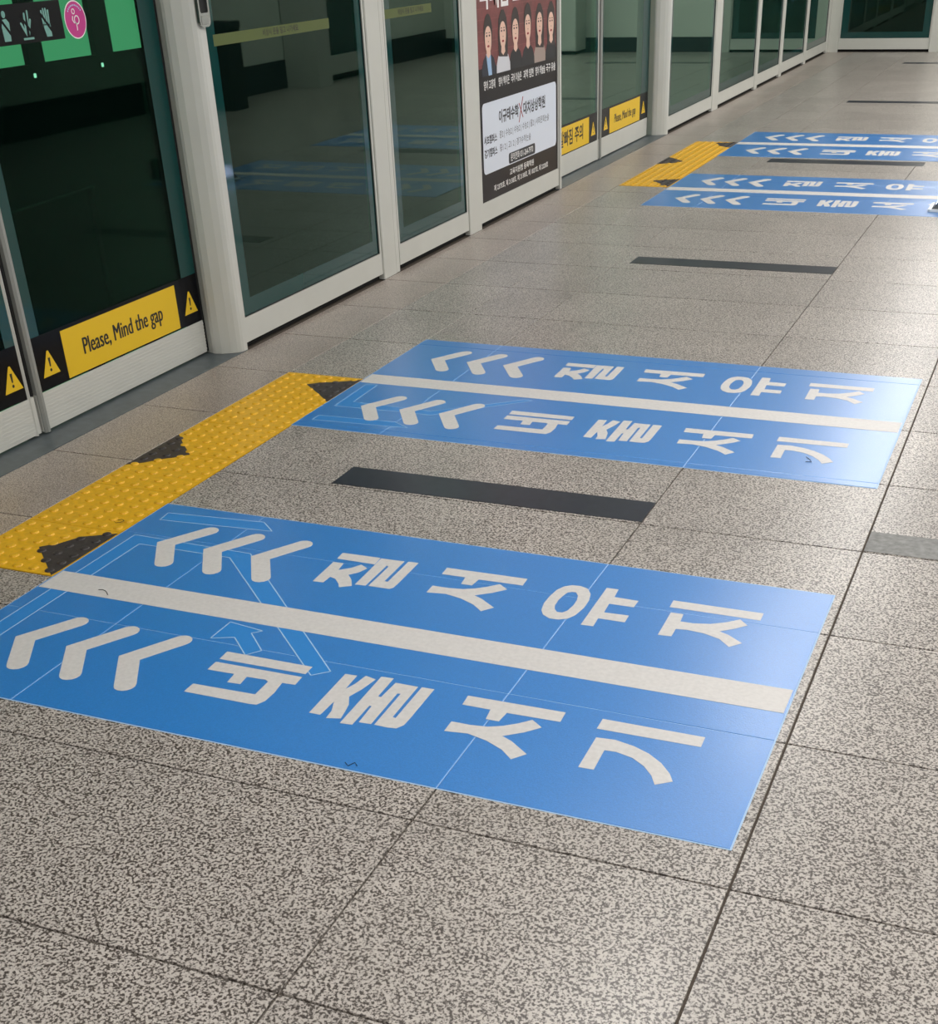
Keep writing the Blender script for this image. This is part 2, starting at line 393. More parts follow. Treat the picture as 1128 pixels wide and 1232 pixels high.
# ------------------------------------------------------------------ blue queue mats
GL = {
'jil': [[[(0.688, 0.966), (0.804, 0.968), (0.808, 0.925), (0.691, 0.927)]], [[(0.692, 0.903), (0.723, 0.904), (0.73, 0.861), (0.757, 0.884), (0.774, 0.912), (0.801, 0.895), (0.789, 0.863), (0.77, 0.843), (0.793, 0.817), (0.811, 0.784), (0.782, 0.766), (0.77, 0.786), (0.748, 0.809), (0.729, 0.816), (0.728, 0.779), (0.697, 0.777)]], [[(0.808, 0.966), (0.878, 0.968), (0.881, 0.838), (0.891, 0.837), (0.889, 0.969), (0.919, 0.971), (0.922, 0.829), (0.921, 0.809), (0.914, 0.799), (0.853, 0.798), (0.851, 0.924), (0.843, 0.928), (0.845, 0.797), (0.815, 0.795)]]],
'seo': [[[(1.006, 0.967), (1.238, 0.97), (1.24, 0.929), (1.116, 0.926), (1.113, 0.887), (1.082, 0.887), (1.077, 0.927), (1.009, 0.927)]], [[(1.015, 0.853), (1.061, 0.853), (1.1, 0.859), (1.129, 0.873), (1.156, 0.893), (1.18, 0.917), (1.21, 0.894), (1.181, 0.863), (1.142, 0.834), (1.168, 0.822), (1.217, 0.785), (1.193, 0.756), (1.161, 0.784), (1.117, 0.806), (1.068, 0.819), (1.016, 0.812)]]],
'yu': [[[(1.362, 0.971), (1.385, 0.973), (1.408, 0.964), (1.425, 0.937), (1.433, 0.899), (1.434, 0.856), (1.427, 0.811), (1.414, 0.786), (1.394, 0.775), (1.371, 0.774), (1.349, 0.788), (1.336, 0.811), (1.329, 0.849), (1.329, 0.892), (1.334, 0.932), (1.345, 0.957)], [(1.375, 0.934), (1.386, 0.934), (1.397, 0.918), (1.403, 0.892), (1.404, 0.861), (1.4, 0.829), (1.391, 0.814), (1.377, 0.813), (1.366, 0.827), (1.36, 0.846), (1.358, 0.877), (1.361, 0.906), (1.366, 0.927)]], [[(1.453, 0.984), (1.485, 0.985), (1.488, 0.939), (1.553, 0.937), (1.552, 0.899), (1.487, 0.899), (1.49, 0.848), (1.554, 0.851), (1.555, 0.813), (1.486, 0.813), (1.488, 0.768), (1.456, 0.767)]]],
'ji': [[[(1.636, 0.968), (1.866, 0.968), (1.867, 0.928), (1.637, 0.929)]], [[(1.648, 0.9), (1.68, 0.901), (1.683, 0.861), (1.715, 0.861), (1.756, 0.871), (1.79, 0.892), (1.819, 0.918), (1.843, 0.892), (1.818, 0.866), (1.786, 0.84), (1.811, 0.829), (1.851, 0.798), (1.826, 0.77), (1.795, 0.802), (1.753, 0.818), (1.711, 0.823), (1.683, 0.819), (1.683, 0.778), (1.65, 0.776)]]],
'ne': [[[(0.693, 0.36), (0.928, 0.36), (0.929, 0.324), (0.695, 0.322)]], [[(0.695, 0.307), (0.929, 0.309), (0.931, 0.272), (0.898, 0.27), (0.904, 0.223), (0.903, 0.185), (0.893, 0.164), (0.875, 0.162), (0.702, 0.161), (0.702, 0.199), (0.866, 0.203), (0.864, 0.264), (0.853, 0.27), (0.804, 0.268), (0.808, 0.233), (0.774, 0.231), (0.769, 0.27), (0.696, 0.268)]]],
'jul': [[[(1.018, 0.355), (1.048, 0.357), (1.051, 0.292), (1.061, 0.32), (1.068, 0.363), (1.097, 0.355), (1.088, 0.305), (1.075, 0.265), (1.091, 0.233), (1.097, 0.203), (1.102, 0.174), (1.07, 0.165), (1.067, 0.196), (1.053, 0.234), (1.051, 0.173), (1.023, 0.173)]], [[(1.104, 0.371), (1.135, 0.373), (1.137, 0.288), (1.145, 0.286), (1.148, 0.356), (1.205, 0.356), (1.208, 0.217), (1.216, 0.215), (1.214, 0.357), (1.245, 0.358), (1.247, 0.224), (1.246, 0.194), (1.236, 0.177), (1.216, 0.174), (1.184, 0.175), (1.181, 0.314), (1.173, 0.314), (1.176, 0.175), (1.147, 0.173), (1.143, 0.244), (1.137, 0.244), (1.138, 0.159), (1.109, 0.156)]]],
'gi': [[[(1.646, 0.361), (1.873, 0.361), (1.874, 0.321), (1.646, 0.319)]], [[(1.656, 0.285), (1.697, 0.289), (1.742, 0.278), (1.779, 0.261), (1.813, 0.235), (1.84, 0.203), (1.853, 0.178), (1.822, 0.155), (1.807, 0.184), (1.783, 0.212), (1.752, 0.234), (1.713, 0.245), (1.688, 0.243), (1.69, 0.166), (1.657, 0.165)]]],
}
GL['seo2'] = [[[(x + 0.323, y - 0.610) for x, y in l] for l in ls] for ls in GL['seo']]
MW, MD = 2.012, 1.125
def blue_mat(x0, y0, depth, label, old):
    """x0,y0: near-left corner; the lettering is the same print on every mat, sized to its depth"""
    root = tag(empty('queue_mat', (x0 + MW / 2, y0 + depth / 2, 0)), label, 'floor mat', 'blue queue line mats')
    sy = depth / MD
    mp = lambda u, v, t: (x0 + u, y0 + v * sy, t)
    Z = 0.0016
    # blue sheet, sunk a little where it bridges the slab joints
    us = [0.0]; 
    for s in (XC, XA):
        us += [s - x0 - 0.0022, s - x0, s - x0 + 0.0022]
    us.append(MW)
    vs = [0.0]; k = math.ceil((y0 - Y0R) / TR)
    while Y0R + k * TR < y0 + depth - 0.01:
        s = Y0R + k * TR - y0
        if s > 0.01: vs += [s - 0.0022, s, s + 0.0022]
        k += 1
    vs.append(depth)
    V, Fc = [], []
    gu = {2, 5}; gv = set(range(2, len(vs) - 1, 3))
    for j, v in enumerate(vs):
        for i, u in enumerate(us):
            V.append((x0 + u, y0 + v, Z - (0.0012 if i in gu or j in gv else 0)))
    nu = len(us)
    for j in range(len(vs) - 1):
        for i in range(nu - 1):
            a = j * nu + i; Fc.append((a, a + 1, a + nu + 1, a + nu))
    n0 = len(V)
    rim = [i for i in range(nu)] + [j * nu + nu - 1 for j in range(1, len(vs))] + [(len(vs) - 1) * nu + i for i in range(nu - 2, -1, -1)] + [j * nu for j in range(len(vs) - 2, 0, -1)]
    for i in rim: V.append((V[i][0], V[i][1], 0.0003))
    m = len(rim)
    for i in range(m): Fc.append((rim[i], n0 + i, n0 + (i + 1) % m, rim[(i + 1) % m]))
    Fc.append(tuple(n0 + i for i in range(m))[::-1])
    obj('sheet', V, Fc, 'blue_vinyl', root)
    e = 0.0035
    o = plates('clear_edge', [[rect(x0 - e, x0 + MW + e, y0 - e, y0 + depth + e)]], 0.0, 0.0007, FLOOR(), 'pale_edge', root)
    o['label'] = 'pale laminate edge'
    st = plates('centre_stripe', [[[mp(u, v, 0)[:2] for u, v in rect(0.004, MW - 0.004, 0.512, 0.617)]]], Z, Z + 0.0006, FLOOR(), 'white_vinyl', root)
    for ve in (0.865, 0.255):
        for q in range(3):
            xe = 0.168 + 0.156 * q
            l = stroke([(xe + 0.074, ve + 0.118), (xe + 0.003, ve), (xe + 0.074, ve - 0.115)], 0.052, 7)
            plates('chevron', [[[mp(u, v, 0)[:2] for u, v in l]]], Z, Z + 0.0006, FLOOR(), 'white_vinyl', root)
    for key in ('jil', 'seo', 'yu', 'ji', 'ne', 'jul', 'seo2', 'gi'):
        ls = [[[mp(u, v, 0)[:2] for u, v in l] for l in loops] for loops in GL[key]]
        o = plates('letter', ls, Z, Z + 0.0006, FLOOR(), 'white_vinyl', root)
    for l in old:
        o = plates('old_marking', [[[(x0 + u, y0 + v) for u, v in l]]], Z - 0.0002, Z + 0.0003, FLOOR(), 'blue_old', root)
        o['label'] = 'older tape mark showing through the blue film'
        # its raised rim is drawn as a thin pale line
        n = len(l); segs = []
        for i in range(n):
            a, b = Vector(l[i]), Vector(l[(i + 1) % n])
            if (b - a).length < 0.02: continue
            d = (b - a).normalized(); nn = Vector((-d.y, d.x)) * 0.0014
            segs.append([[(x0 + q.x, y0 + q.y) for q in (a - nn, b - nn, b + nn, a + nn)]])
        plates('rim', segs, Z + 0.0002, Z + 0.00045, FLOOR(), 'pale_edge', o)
    return root
OLD1 = [[(0.045, 0.03), (0.045, 0.891), (0.441, 0.880), (0.979, 0.355), (0.944, 0.323), (0.40, 0.838), (0.097, 0.839), (0.097, 0.03)],
        [(0.043, 1.063), (0.361, 1.089), (0.419, 1.037), (0.05, 1.009)],
        [(0.615, 0.407), (0.615, 0.499), (0.719, 0.482), (0.698, 0.463), (0.77, 0.392), (0.744, 0.359), (0.67, 0.43)]]
OLD2 = [[(0.046, 0.23), (0.04, 0.49), (0.086, 0.50), (0.092, 0.291), (0.268, 0.282), (0.414, 0.273), (0.689, 0.49), (0.722, 0.49), (0.431, 0.235), (0.29, 0.237)],
        [(0.044, 0.068), (0.043, 0.119), (0.341, 0.13), (0.411, 0.085)]]
blue_mat(-2.36, 1.892, 1.125, 'nearest blue queue mat with white arrows and Korean lettering', OLD1)
blue_mat(-2.365, 3.785, 1.135, 'second blue queue mat, just beyond the black floor strip', OLD2)
blue_mat(-2.355, 8.02, 1.17, 'third blue queue mat, at the near end of the far tactile strip', [])
blue_mat(-2.365, 9.98, 1.25, 'farthest blue queue mat along the platform', [])

# ------------------------------------------------------------------ platform screen: fixed panes, posts, doors
HG = 2.30                          # top of the glazing
def base_gap(root, y0, y1):
    box('plinth', -3.14, -3.060, y0, y1, 0.0, 0.03, 'black_gap', root)
def pane(idx, y0, y1, label, olive=None, olive_text=None, handle=False, s0=0.018, s1=0.018):
    root = tag(empty('window_%d' % idx, (-3.07, (y0 + y1) / 2, 0)), label, 'glass screen', kind='structure')
    base_gap(root, y0, y1)
    box('bottom_rail', -3.12, -3.036, y0 + 0.004, y1 - 0.004, 0.027, 0.124, 'alu', root)
    box('stile', -3.12, -3.036, y0 + 0.004, y0 + s0, 0.124, HG, 'alu', root)
    box('stile', -3.12, -3.036, y1 - s1, y1 - 0.004, 0.124, HG, 'alu', root)
    box('top_rail', -3.12, -3.036, y0 + 0.004, y1 - 0.004, HG, HG + 0.06, 'alu', root)
    g0, g1 = y0 + s0 + 0.0015, y1 - s1 - 0.0015
    box('glass', -3.052, -3.044, g0, g1, 0.1255, HG - 0.0015, 'glass' if y0 < 8 else 'glass_far', root)
    bw = 0.055
    plates('painted_border', [[rect(g0, g1, 0.1255, HG - 0.002), rect(g0 + bw + 0.012, g1 - bw, 0.1255 + 0.066, HG - 0.08)]], 0.0, 0.0004, SCREEN(-3.0439), 'teal', root)['label'] = 'teal painted margin of the glass'
    # black gaskets
    plates('gasket', [[rect(g0 - 0.001, g0 + 0.003, 0.125, HG)], [rect(g1 - 0.003, g1 + 0.001, 0.125, HG)], [rect(g0 + 0.003, g1 - 0.003, 0.125, 0.128)]], 0.0, 0.004, SCREEN(-3.0438), 'rubber', root)
    if olive:
        a, b = olive
        st = plates('safety_band', [[rect(a, b, 1.104, 1.142)]], 0, 0.0006, SCREEN(-3.0438), 'olive_film', root)
        st['label'] = 'olive yellow band with small dark lettering'
        text('lettering', olive_text, a + (b - a) * 0.55, 1.123, 0.026, SCREEN(-3.0438), 0.0010, 'ink', st, bold=0.0004)
    if handle:
        h0, h1, hz = y0 - 0.040, y0 + 0.030, 1.172
        hp = plates('pull_handle', [[rrect(h0, h1, hz, hz + 0.26, 0.02), rrect(h0 + 0.009, h1 - 0.009, hz + 0.045, hz + 0.215, 0.008)]], 0.0, 0.012, SCREEN(-3.0295), 'steel', root)
        hp['label'] = 'brushed steel flush pull handle'
        plates('recess', [[rrect(h0 + 0.008, h1 - 0.008, hz + 0.044, hz + 0.216, 0.008)]], 0.0, 0.003, SCREEN(-3.0295), 'rubber', hp)
        plates('lock_plate', [[rrect(h0 + 0.011, h1 - 0.011, hz + 0.008, hz + 0.038, 0.005)]], 0.012, 0.0135, SCREEN(-3.0295), 'alu_dark', hp)
    return root
def post(idx, y0, y1, label, split=None):
    """floor-to-head aluminium mullion"""
    root = tag(empty('trim_%d' % idx, (-3.08, (y0 + y1) / 2, 0)), label, 'post', kind='structure')
    if split:
        bevy('wide_cover', y0 + 0.002, split - 0.0015, -3.03, root); bevy('narrow_cover', split + 0.0015, y1 - 0.002, -3.034, root)
    else:
        bevy('cover', y0 + 0.002, y1 - 0.002, -3.03, root)
    return root
def bevy(name, y0, y1, xf, root, c=0.004):
    P = [(-3.14, y0), (xf - c, y0), (xf, y0 + c), (xf, y1 - c), (xf - c, y1), (-3.14, y1)]
    return plates(name, [[P]], 0.0, HG + 0.06, FLOOR(), 'alu', root)
def jamb(idx, P, label, seam=None):
    root = tag(empty('trim_%d' % idx, (-3.12, sum(p[1] for p in P) / len(P), 0)), label, 'door jamb', kind='structure')
    plates('cover', [[P]], 0.002, HG + 0.06, FLOOR(), 'alu', root)
    return root
def jamb_profile(y):
    """rounded door jamb: from the door plane (y) out to the screen face"""
    return [(-3.26, y + 0.05), (-3.150, y + 0.012), (-3.138, y + 0.006), (-3.125, y + 0.006), (-3.100, y + 0.012), (-3.066, y + 0.030), (-3.045, y + 0.046), (-3.034, y + 0.060), (-3.030, y + 0.074), (-3.030, y + 0.100), (-3.26, y + 0.100)]

# doors stand back in the opening at x = -3.2
XD = -3.165
def tri_sign(yc, z0, s, root):
    t = plates('warning_triangle', [[[(yc - 0.045 * s, z0), (yc + 0.045 * s, z0), (yc + 0.004 * s, z0 + 0.084), (yc - 0.004 * s, z0 + 0.084)]]], 0.0010, 0.0015, SCREEN(XD + 0.001), 'sign_yellow', root)
    plates('exclamation_mark', [[[(yc - 0.003 * s, z0 + 0.030), (yc + 0.003 * s, z0 + 0.030), (yc + 0.0055 * s, z0 + 0.060), (yc - 0.0055 * s, z0 + 0.060)]], [ell(yc, z0 + 0.018, 0.0055 * s, 0.0055, 10)]], 0.0015, 0.0019, SCREEN(XD + 0.001), 'ink', t)
def leaf(idx, y0, y1, label, words, meet, s=1.0, rim=0.09, gm='glass_door'):
    """one sliding leaf; meet = 'R' or 'L' is the side of the meeting stile"""
    root = tag(empty('door_%d' % idx, (-3.22, (y0 + y1) / 2, 0)), label, 'screen door', kind='structure')
    box('bottom_rail', XD - 0.04, XD, y0, y1, 0.010, 0.137, 'alu', root)
    plates('ridge', [[rect(y0 + 0.03, y1 - 0.01, 0.020 + 0.0125 * k, 0.026 + 0.0125 * k)] for k in range(9)], 0.0, 0.0008, SCREEN(XD), 'alu', root)
    box('top_rail', XD - 0.04, XD, y0, y1, HG, HG + 0.06, 'alu', root)
    a, b = (y0 + 0.012, y1 - 0.03) if meet == 'R' else (y0 + 0.03, y1 - 0.012)
    P = lambda c0, c1, out: [(XD - 0.04, c0), (XD + out - 0.008, c0), (XD + out, c0 + 0.008), (XD + out, c1 - 0.008), (XD + out - 0.008, c1), (XD - 0.04, c1)]
    if meet == 'R':
        plates('meeting_stile', [[P(y1 - 0.03, y1 - 0.012, 0.004)]], 0.006, HG, FLOOR(), 'alu', root)
        box('rubber_seal', XD - 0.037, XD - 0.012, y1 - 0.012, y1, 0.006, HG, 'rubber', root)
        box('stile', XD - 0.04, XD, y0, y0 + 0.012, 0.137, HG, 'rubber', root)
    else:
        plates('meeting_stile', [[P(y0 + 0.002, y0 + 0.03, 0.012)]], 0.006, HG, FLOOR(), 'alu_dark', root)
        box('rubber_seal', XD - 0.037, XD - 0.012, y0 - 0.010, y0 + 0.002, 0.006, HG, 'rubber', root)
        box('stile', XD - 0.04, XD, y1 - 0.012, y1, 0.010, HG, 'rubber', root)
    box('glass', XD - 0.011, XD, a + 0.001, b - 0.001, 0.1375, HG - 0.001, gm, root)
    plates('painted_border', [[rect(a + 0.002, a + (0.05 if meet == 'L' else rim), 0.322, HG - 0.02)], [rect(b - (rim if meet == 'L' else 0.05), b - 0.002, 0.322, HG - 0.02)]], 0.0001, 0.0005, SCREEN(XD), 'teal', root)['label'] = 'teal painted margin of the glass'
    band = plates('black_band', [[rect(a + 0.002, b - 0.002, 0.139, 0.322)]], 0.0002, 0.0008, SCREEN(XD), 'black_film', root)
    m = (a + b) / 2
    sg = plates('warning_sign', [[rect(m - 0.350 * s, m + 0.350 * s, 0.1445, 0.309)]], 0.0010, 0.0016, SCREEN(XD), 'sign_yellow', root)
    sg['label'] = 'yellow warning sign with black lettering'
    if words.startswith('P'):
        text('lettering', words, m, 0.227, 0.083, SCREEN(XD), 0.0020, 'ink', sg, width=0.49 * s, fat=0.0018)
    else:
        text('lettering', words, m, 0.227, 0.105, SCREEN(XD), 0.0020, 'ink', sg, width=0.46 * s, bold=0.0022)
    tri_sign(m - 0.435 * s, 0.181, s, root); tri_sign(m + 0.437 * s, 0.181, s, root)
    return root

# sills in the door openings
for k, (a, b, lb) in enumerate(((2.30, 4.58, 'dark metal sill under the nearest screen doors'), (8.44, 11.05, 'dark metal sill under the distant screen doors'))):
    sl = bevbox('trim_%d' % (30 + k), -3.335, -3.032, a, b, -0.0055, 0.001, 0.001, 'sill')
    tag(sl, lb, 'door sill', kind='structure')

pane(1, 4.58, 5.87, 'tall glass pane with steel pull handle beside the nearest doors', olive=(4.65, 5.555), olive_text='비상시 문을 밀고 나가세요', handle=True)
post(2, 5.87, 6.06, 'double aluminium post between the two nearest glass panes', split=6.012)
pane(2, 6.06, 6.955, 'narrow glass pane between two aluminium posts, left of the poster', olive=(6.09, 6.61), olive_text='비상시 문을 밀고 나가세요')
post(3, 6.955, 7.13, 'plain aluminium post at the left edge of the poster')
jamb(1, jamb_profile(4.478), 'rounded pale aluminium jamb right of the nearest doors')
leaf(2, 3.437, 4.492, 'nearest sliding screen door with English gap warning and pink round sticker', 'Please, Mind the gap', 'L', rim=0.10)
leaf(1, 2.40, 3.424, 'left sliding screen door cut by the photo edge', '발빠짐 주의', 'R')
jamb(4, [(p[0], 2 * 2.385 - p[1]) for p in jamb_profile(2.385)][::-1], 'aluminium jamb left of the nearest doors')
pane(3, 0.95, 2.26, 'glass pane left of the nearest doors')
post(12, 0.76, 0.95, 'aluminium post at the near end of the screen')
# poster panel
def poster_panel():
    y0, y1 = 7.13, 8.44
    root = tag(empty('poster_panel', (-3.07, (y0 + y1) / 2, 0)), 'dark academy poster of six people in an aluminium frame', 'poster')
    base_gap(root, y0, y1)
    box('bottom_rail', -3.12, -3.036, y0 + 0.004, y1 - 0.004, 0.027, 0.128, 'alu', root)
    box('frame_side', -3.12, -3.036, y1 - 0.012, y1 - 0.002, 0.128, HG + 0.06, 'alu', root)
    box('frame_side', -3.12, -3.036, y0 + 0.002, y0 + 0.034, 0.128, HG + 0.06, 'alu', root)
    box('top_rail', -3.12, -3.05, y0 + 0.034, y1 - 0.012, 2.02, HG + 0.06, 'alu', root)
    sheet = box('poster_sheet', -3.12, -3.042, y0 + 0.034, y1 - 0.012, 0.128, 2.02, 'poster_black', root)
    S = SCREEN(-3.042)
    a0, a1 = y0 + 0.045, y1 - 0.03
    plates('red_backdrop', [[rect(a0, a1, 0.80, 1.98)]], 0, 0.0004, S, 'poster_red', sheet)
    lines = []
    for r in range(22):
        z = 0.82 + r * 0.052; lines.append([rect(a0, a1, z, z + 0.003)])
        for c in range(6):
            yy = a0 + 0.05 + c * 0.21 + (0.1 if r % 2 else 0)
            if yy < a1 - 0.01: lines.append([rect(yy, yy + 0.004, z + 0.003, z + 0.052)])
    plates('brick_lines', lines, 0.0004, 0.0006, S, 'poster_red_line', sheet)
    ppl = [(7.325, 'm', 'cloth_navy', 0.945), (7.54, 'f', 'cloth_white', 0.955), (7.732, 'm', 'cloth_black', 0.955), (7.93, 'm', 'cloth_black', 0.965), (8.125, 'f', 'cloth_beige', 0.965), (8.322, 'f', 'cloth_black', 0.955)]
    for i, (yc, g, cl, zc) in enumerate(ppl):
        l = 0.0007 + (0.0002 if i in (1, 3) else 0.0)
        t = [(yc - 0.105, 0.735), (yc + 0.105, 0.735), (yc + 0.10, 0.80), (yc + 0.075, 0.84), (yc + 0.03, 0.865), (yc - 0.03, 0.865), (yc - 0.075, 0.84), (yc - 0.10, 0.80)]
        yc_lo, yc_hi = 7.172, 8.412
        t = [(min(max(a, yc_lo), yc_hi), b) for a, b in t]
        body = plates('printed_figure', [[t]], l, l + 0.0002, S, cl, root)
        if i == 0: plates('shirt', [[[(yc - 0.035, 0.866), (yc + 0.03, 0.866), (yc + 0.045, 0.736), (yc - 0.0, 0.736)]]], l + 0.0002, l + 0.0004, S, 'cloth_blue', body)
        hw, hh = (0.066, 0.098) if g == 'm' else (0.072, 0.105)
        if g == 'f':
            hair = [(yc - 0.066, 0.84), (yc - 0.074, 0.93), (yc - 0.06, 1.02), (yc - 0.02, 1.062), (yc + 0.02, 1.062), (yc + 0.06, 1.02), (yc + 0.074, 0.93), (yc + 0.066, 0.83)]
            if i == 5: hair = [(min(a, 8.412), b) for a, b in hair]
        else:
            hair = ell(yc, zc + 0.022, 0.062, 0.088)
        plates('hair', [[hair]], l + 0.0003, l + 0.0005, S, 'hair', body)
        plates('neck', [[[(yc - 0.022, 0.90), (yc + 0.022, 0.90), (yc + 0.030, 0.858), (yc, 0.842), (yc - 0.030, 0.858)]]], l + 0.0005, l + 0.0006, S, 'skin', body)
        fc = plates('face', [[[(yc + 0.047 * math.cos(q * math.pi / 12), zc - 0.004 + (0.078 if math.sin(q * math.pi / 12) < 0 else 0.056) * math.sin(q * math.pi / 12)) for q in range(24)]]], l + 0.0006, l + 0.0008, S, 'skin', body)
        feat = [[ell(yc - 0.019, zc + 0.006, 0.010, 0.005, 10)], [ell(yc + 0.019, zc + 0.006, 0.010, 0.005, 10)],
                [rect(yc - 0.031, yc - 0.008, zc + 0.018, zc + 0.022)], [rect(yc + 0.008, yc + 0.031, zc + 0.018, zc + 0.022)],
                [rect(yc - 0.003, yc + 0.006, zc - 0.024, zc - 0.020)]]
        plates('eyes_and_brows', feat, l + 0.0008, l + 0.0009, S, 'hair', body)['kind'] = 'stuff'
        plates('mouth', [[ell(yc, zc - 0.044, 0.016, 0.006, 12)]], l + 0.0008, l + 0.0009, S, 'print_red', body)
    plates('dark_foot', [[rect(a0, a1, 0.66, 0.76)]], 0.0016, 0.0017, S, 'poster_black', sheet)
    names = ['영어 고정재', '영어 백이은', '국어 이승은', '과학 임현', '영어 하늘솔', '국구 유솔']
    for i, (yc, *_r) in enumerate(ppl):
        text('name_lettering', names[i], min(max(yc, 7.275), 8.31), 0.712, 0.05, S, 0.0019, 'white_print', sheet, width=0.165, bold=0.0008)
    text('headline', '국대급 프로', 7.60, 1.145, 0.17, S, 0.0012, 'white_print', sheet, width=0.78, bold=0.006)
    card = plates('white_card', [[rrect(7.205, 8.402, 0.270, 0.630, 0.03)]], 0.0016, 0.0019, S, 'card_white', root)
    text('card_title', '이규태수학', 7.60, 0.535, 0.072, S, 0.0022, 'print_dark', card, width=0.31, bold=0.0022)
    text('card_title', '대치상상학원', 8.02, 0.535, 0.072, S, 0.0022, 'print_dark', card, width=0.37, bold=0.0022)
    plates('red_cross', [[[(7.755, 0.475), (7.765, 0.475), (7.835, 0.605), (7.823, 0.605)]], [[(7.76, 0.575), (7.768, 0.578), (7.83, 0.498), (7.822, 0.494)]]], 0.0022, 0.0025, S, 'print_red', card)
    text('card_line', '서초캠퍼스', 7.315, 0.440, 0.047, S, 0.0022, 'print_dark', card, width=0.19, bold=0.0014)['kind'] = 'stuff'
    text('card_line', '중2 | 수능2 | 수능2 | 수능2 | 물2 | 사회문화논술', 7.86, 0.445, 0.043, S, 0.0022, 'print_dark', card, width=0.82)['kind'] = 'stuff'
    text('card_line', '경기캠퍼스', 7.315, 0.372, 0.047, S, 0.0022, 'print_dark', card, width=0.19, bold=0.0014)['kind'] = 'stuff'
    text('card_line', '중1 2 | 고1 2 | 경기수학논술', 7.70, 0.376, 0.043, S, 0.0022, 'print_dark', card, width=0.50)['kind'] = 'stuff'
    pill = plates('phone_pill', [[rrect(7.585, 8.02, 0.275, 0.332, 0.014)]], 0.0020, 0.0024, S, 'navy', root)
    text('phone_lettering', '문의전화 031-264-7970', 7.80, 0.303, 0.045, S, 0.0027, 'white_print', pill, width=0.37, bold=0.0006)
    text('foot_lettering', '교육지원청 등록학원', 7.80, 0.226, 0.038, S, 0.0008, 'white_print', sheet, width=0.40, bold=0.0006)
    text('foot_lettering', '제 2375호, 제 2138호, 제 2138호, 제 1827호, 제 2228호', 7.80, 0.178, 0.036, S, 0.0008, 'white_print', sheet, width=0.90, bold=0.0006)['kind'] = 'stuff'
poster_panel()
jamb(5, [(-3.26, 8.445), (-3.03, 8.445), (-3.03, 8.475), (-3.26, 8.475)], 'thin aluminium jamb right of the poster')
leaf(3, 8.48, 9.640, 'distant sliding screen door with Korean gap warning', '발빠짐 주의', 'R', s=1.06, gm='glass_far')
leaf(4, 9.653, 10.88, 'distant sliding screen door with English gap warning', 'Please, Mind the gap', 'L', s=1.09, rim=0.18, gm='glass_far')
jamb(6, jamb_profile(10.915), 'rounded pale aluminium jamb right of the distant doors')
pane(4, 11.017, 12.46, 'glass pane directly right of the distant doors')
post(7, 12.46, 12.68, 'wide aluminium post beyond the distant doors')
pane(5, 12.68, 14.18, 'glass pane beyond the wide far post')
post(8, 14.18, 14.30, 'slim aluminium post, third from the far corner')
pane(6, 14.30, 15.38, 'glass pane between the third and second slim posts from the corner')
post(9, 15.38, 15.50, 'slim aluminium post, second from the far corner')
pane(7, 15.50, 16.76, 'glass pane between the last two slim posts')
post(10, 16.76, 16.88, 'slim aluminium post nearest the far corner')
pane(8, 16.88, 18.22, 'last glass pane of the screen before the end wall')
post(11, 18.22, 18.40, 'aluminium corner post where the screen meets the end wall')
hd = box('trim_20', -3.34, -3.03, 0.7, YEND, HG + 0.062, 2.95, 'alu'); tag(hd, 'aluminium header above the platform screen', 'header', kind='structure')

# stickers on the nearest door
D = SCREEN(XD + 0.0004)
door2 = bpy.data.objects['door_2']
pg = plates('pictogram_band', [[rect(3.478, 3.955, 1.181, 1.292)]], 0, 0.0005, D, 'black_film', door2); pg['label'] = 'black band of three prohibition pictograms'
def picto(yc, kind):
    z = 1.232; L = []
    if kind == 0:
        L = [[ell(yc, z + 0.034, 0.009, 0.010, 12)], [[(yc - 0.016, z - 0.04), (yc + 0.014, z - 0.04), (yc + 0.02, z + 0.01), (yc + 0.008, z + 0.022), (yc - 0.010, z + 0.02), (yc - 0.018, z + 0.0)]]]
    elif kind == 1:
        L = [[stroke([(yc - 0.024, z + 0.004), (yc - 0.008, z - 0.022), (yc - 0.002, z + 0.03)], 0.008)], [stroke([(yc + 0.022, z + 0.012), (yc + 0.010, z - 0.020), (yc + 0.014, z + 0.036)], 0.008)], [rect(yc - 0.024, yc + 0.026, z - 0.042, z - 0.036)]]
    else:
        L = [[stroke([(yc - 0.014 + 0.009 * k, z - 0.005), (yc - 0.016 + 0.011 * k, z + 0.040 - abs(k - 1.5) * 0.005)], 0.0075)] for k in range(4)] + [[[(yc - 0.018, z - 0.004), (yc + 0.018, z - 0.004), (yc + 0.018, z - 0.04), (yc - 0.008, z - 0.04)]]]
    o = plates('pictogram', L, 0.0005, 0.0009, D, 'pale_teal_print', pg)
    plates('slash', [[[(yc - 0.024, z + 0.022), (yc - 0.018, z + 0.028), (yc + 0.026, z - 0.024), (yc + 0.020, z - 0.030)]]], 0.0009, 0.0012, D, 'black_film', pg)
for i, yc in enumerate((3.676, 3.774, 3.873)): picto(yc, i)
stk = plates('round_sticker', [[ell(4.023, 1.231, 0.056, 0.056, 40)]], 0.0006, 0.0010, D, 'white_print', door2); stk['label'] = 'pink round sticker with a white pregnant figure'
plates('pink_disc', [[ell(4.023, 1.231, 0.0525, 0.0525, 40)]], 0.0010, 0.0013, D, 'magenta', stk)
yc, zc = 4.023, 1.231
def ring(cx, cy, r, w): return [ell(cx, cy, r, r, 24), ell(cx, cy, r - w, r - w, 24)]
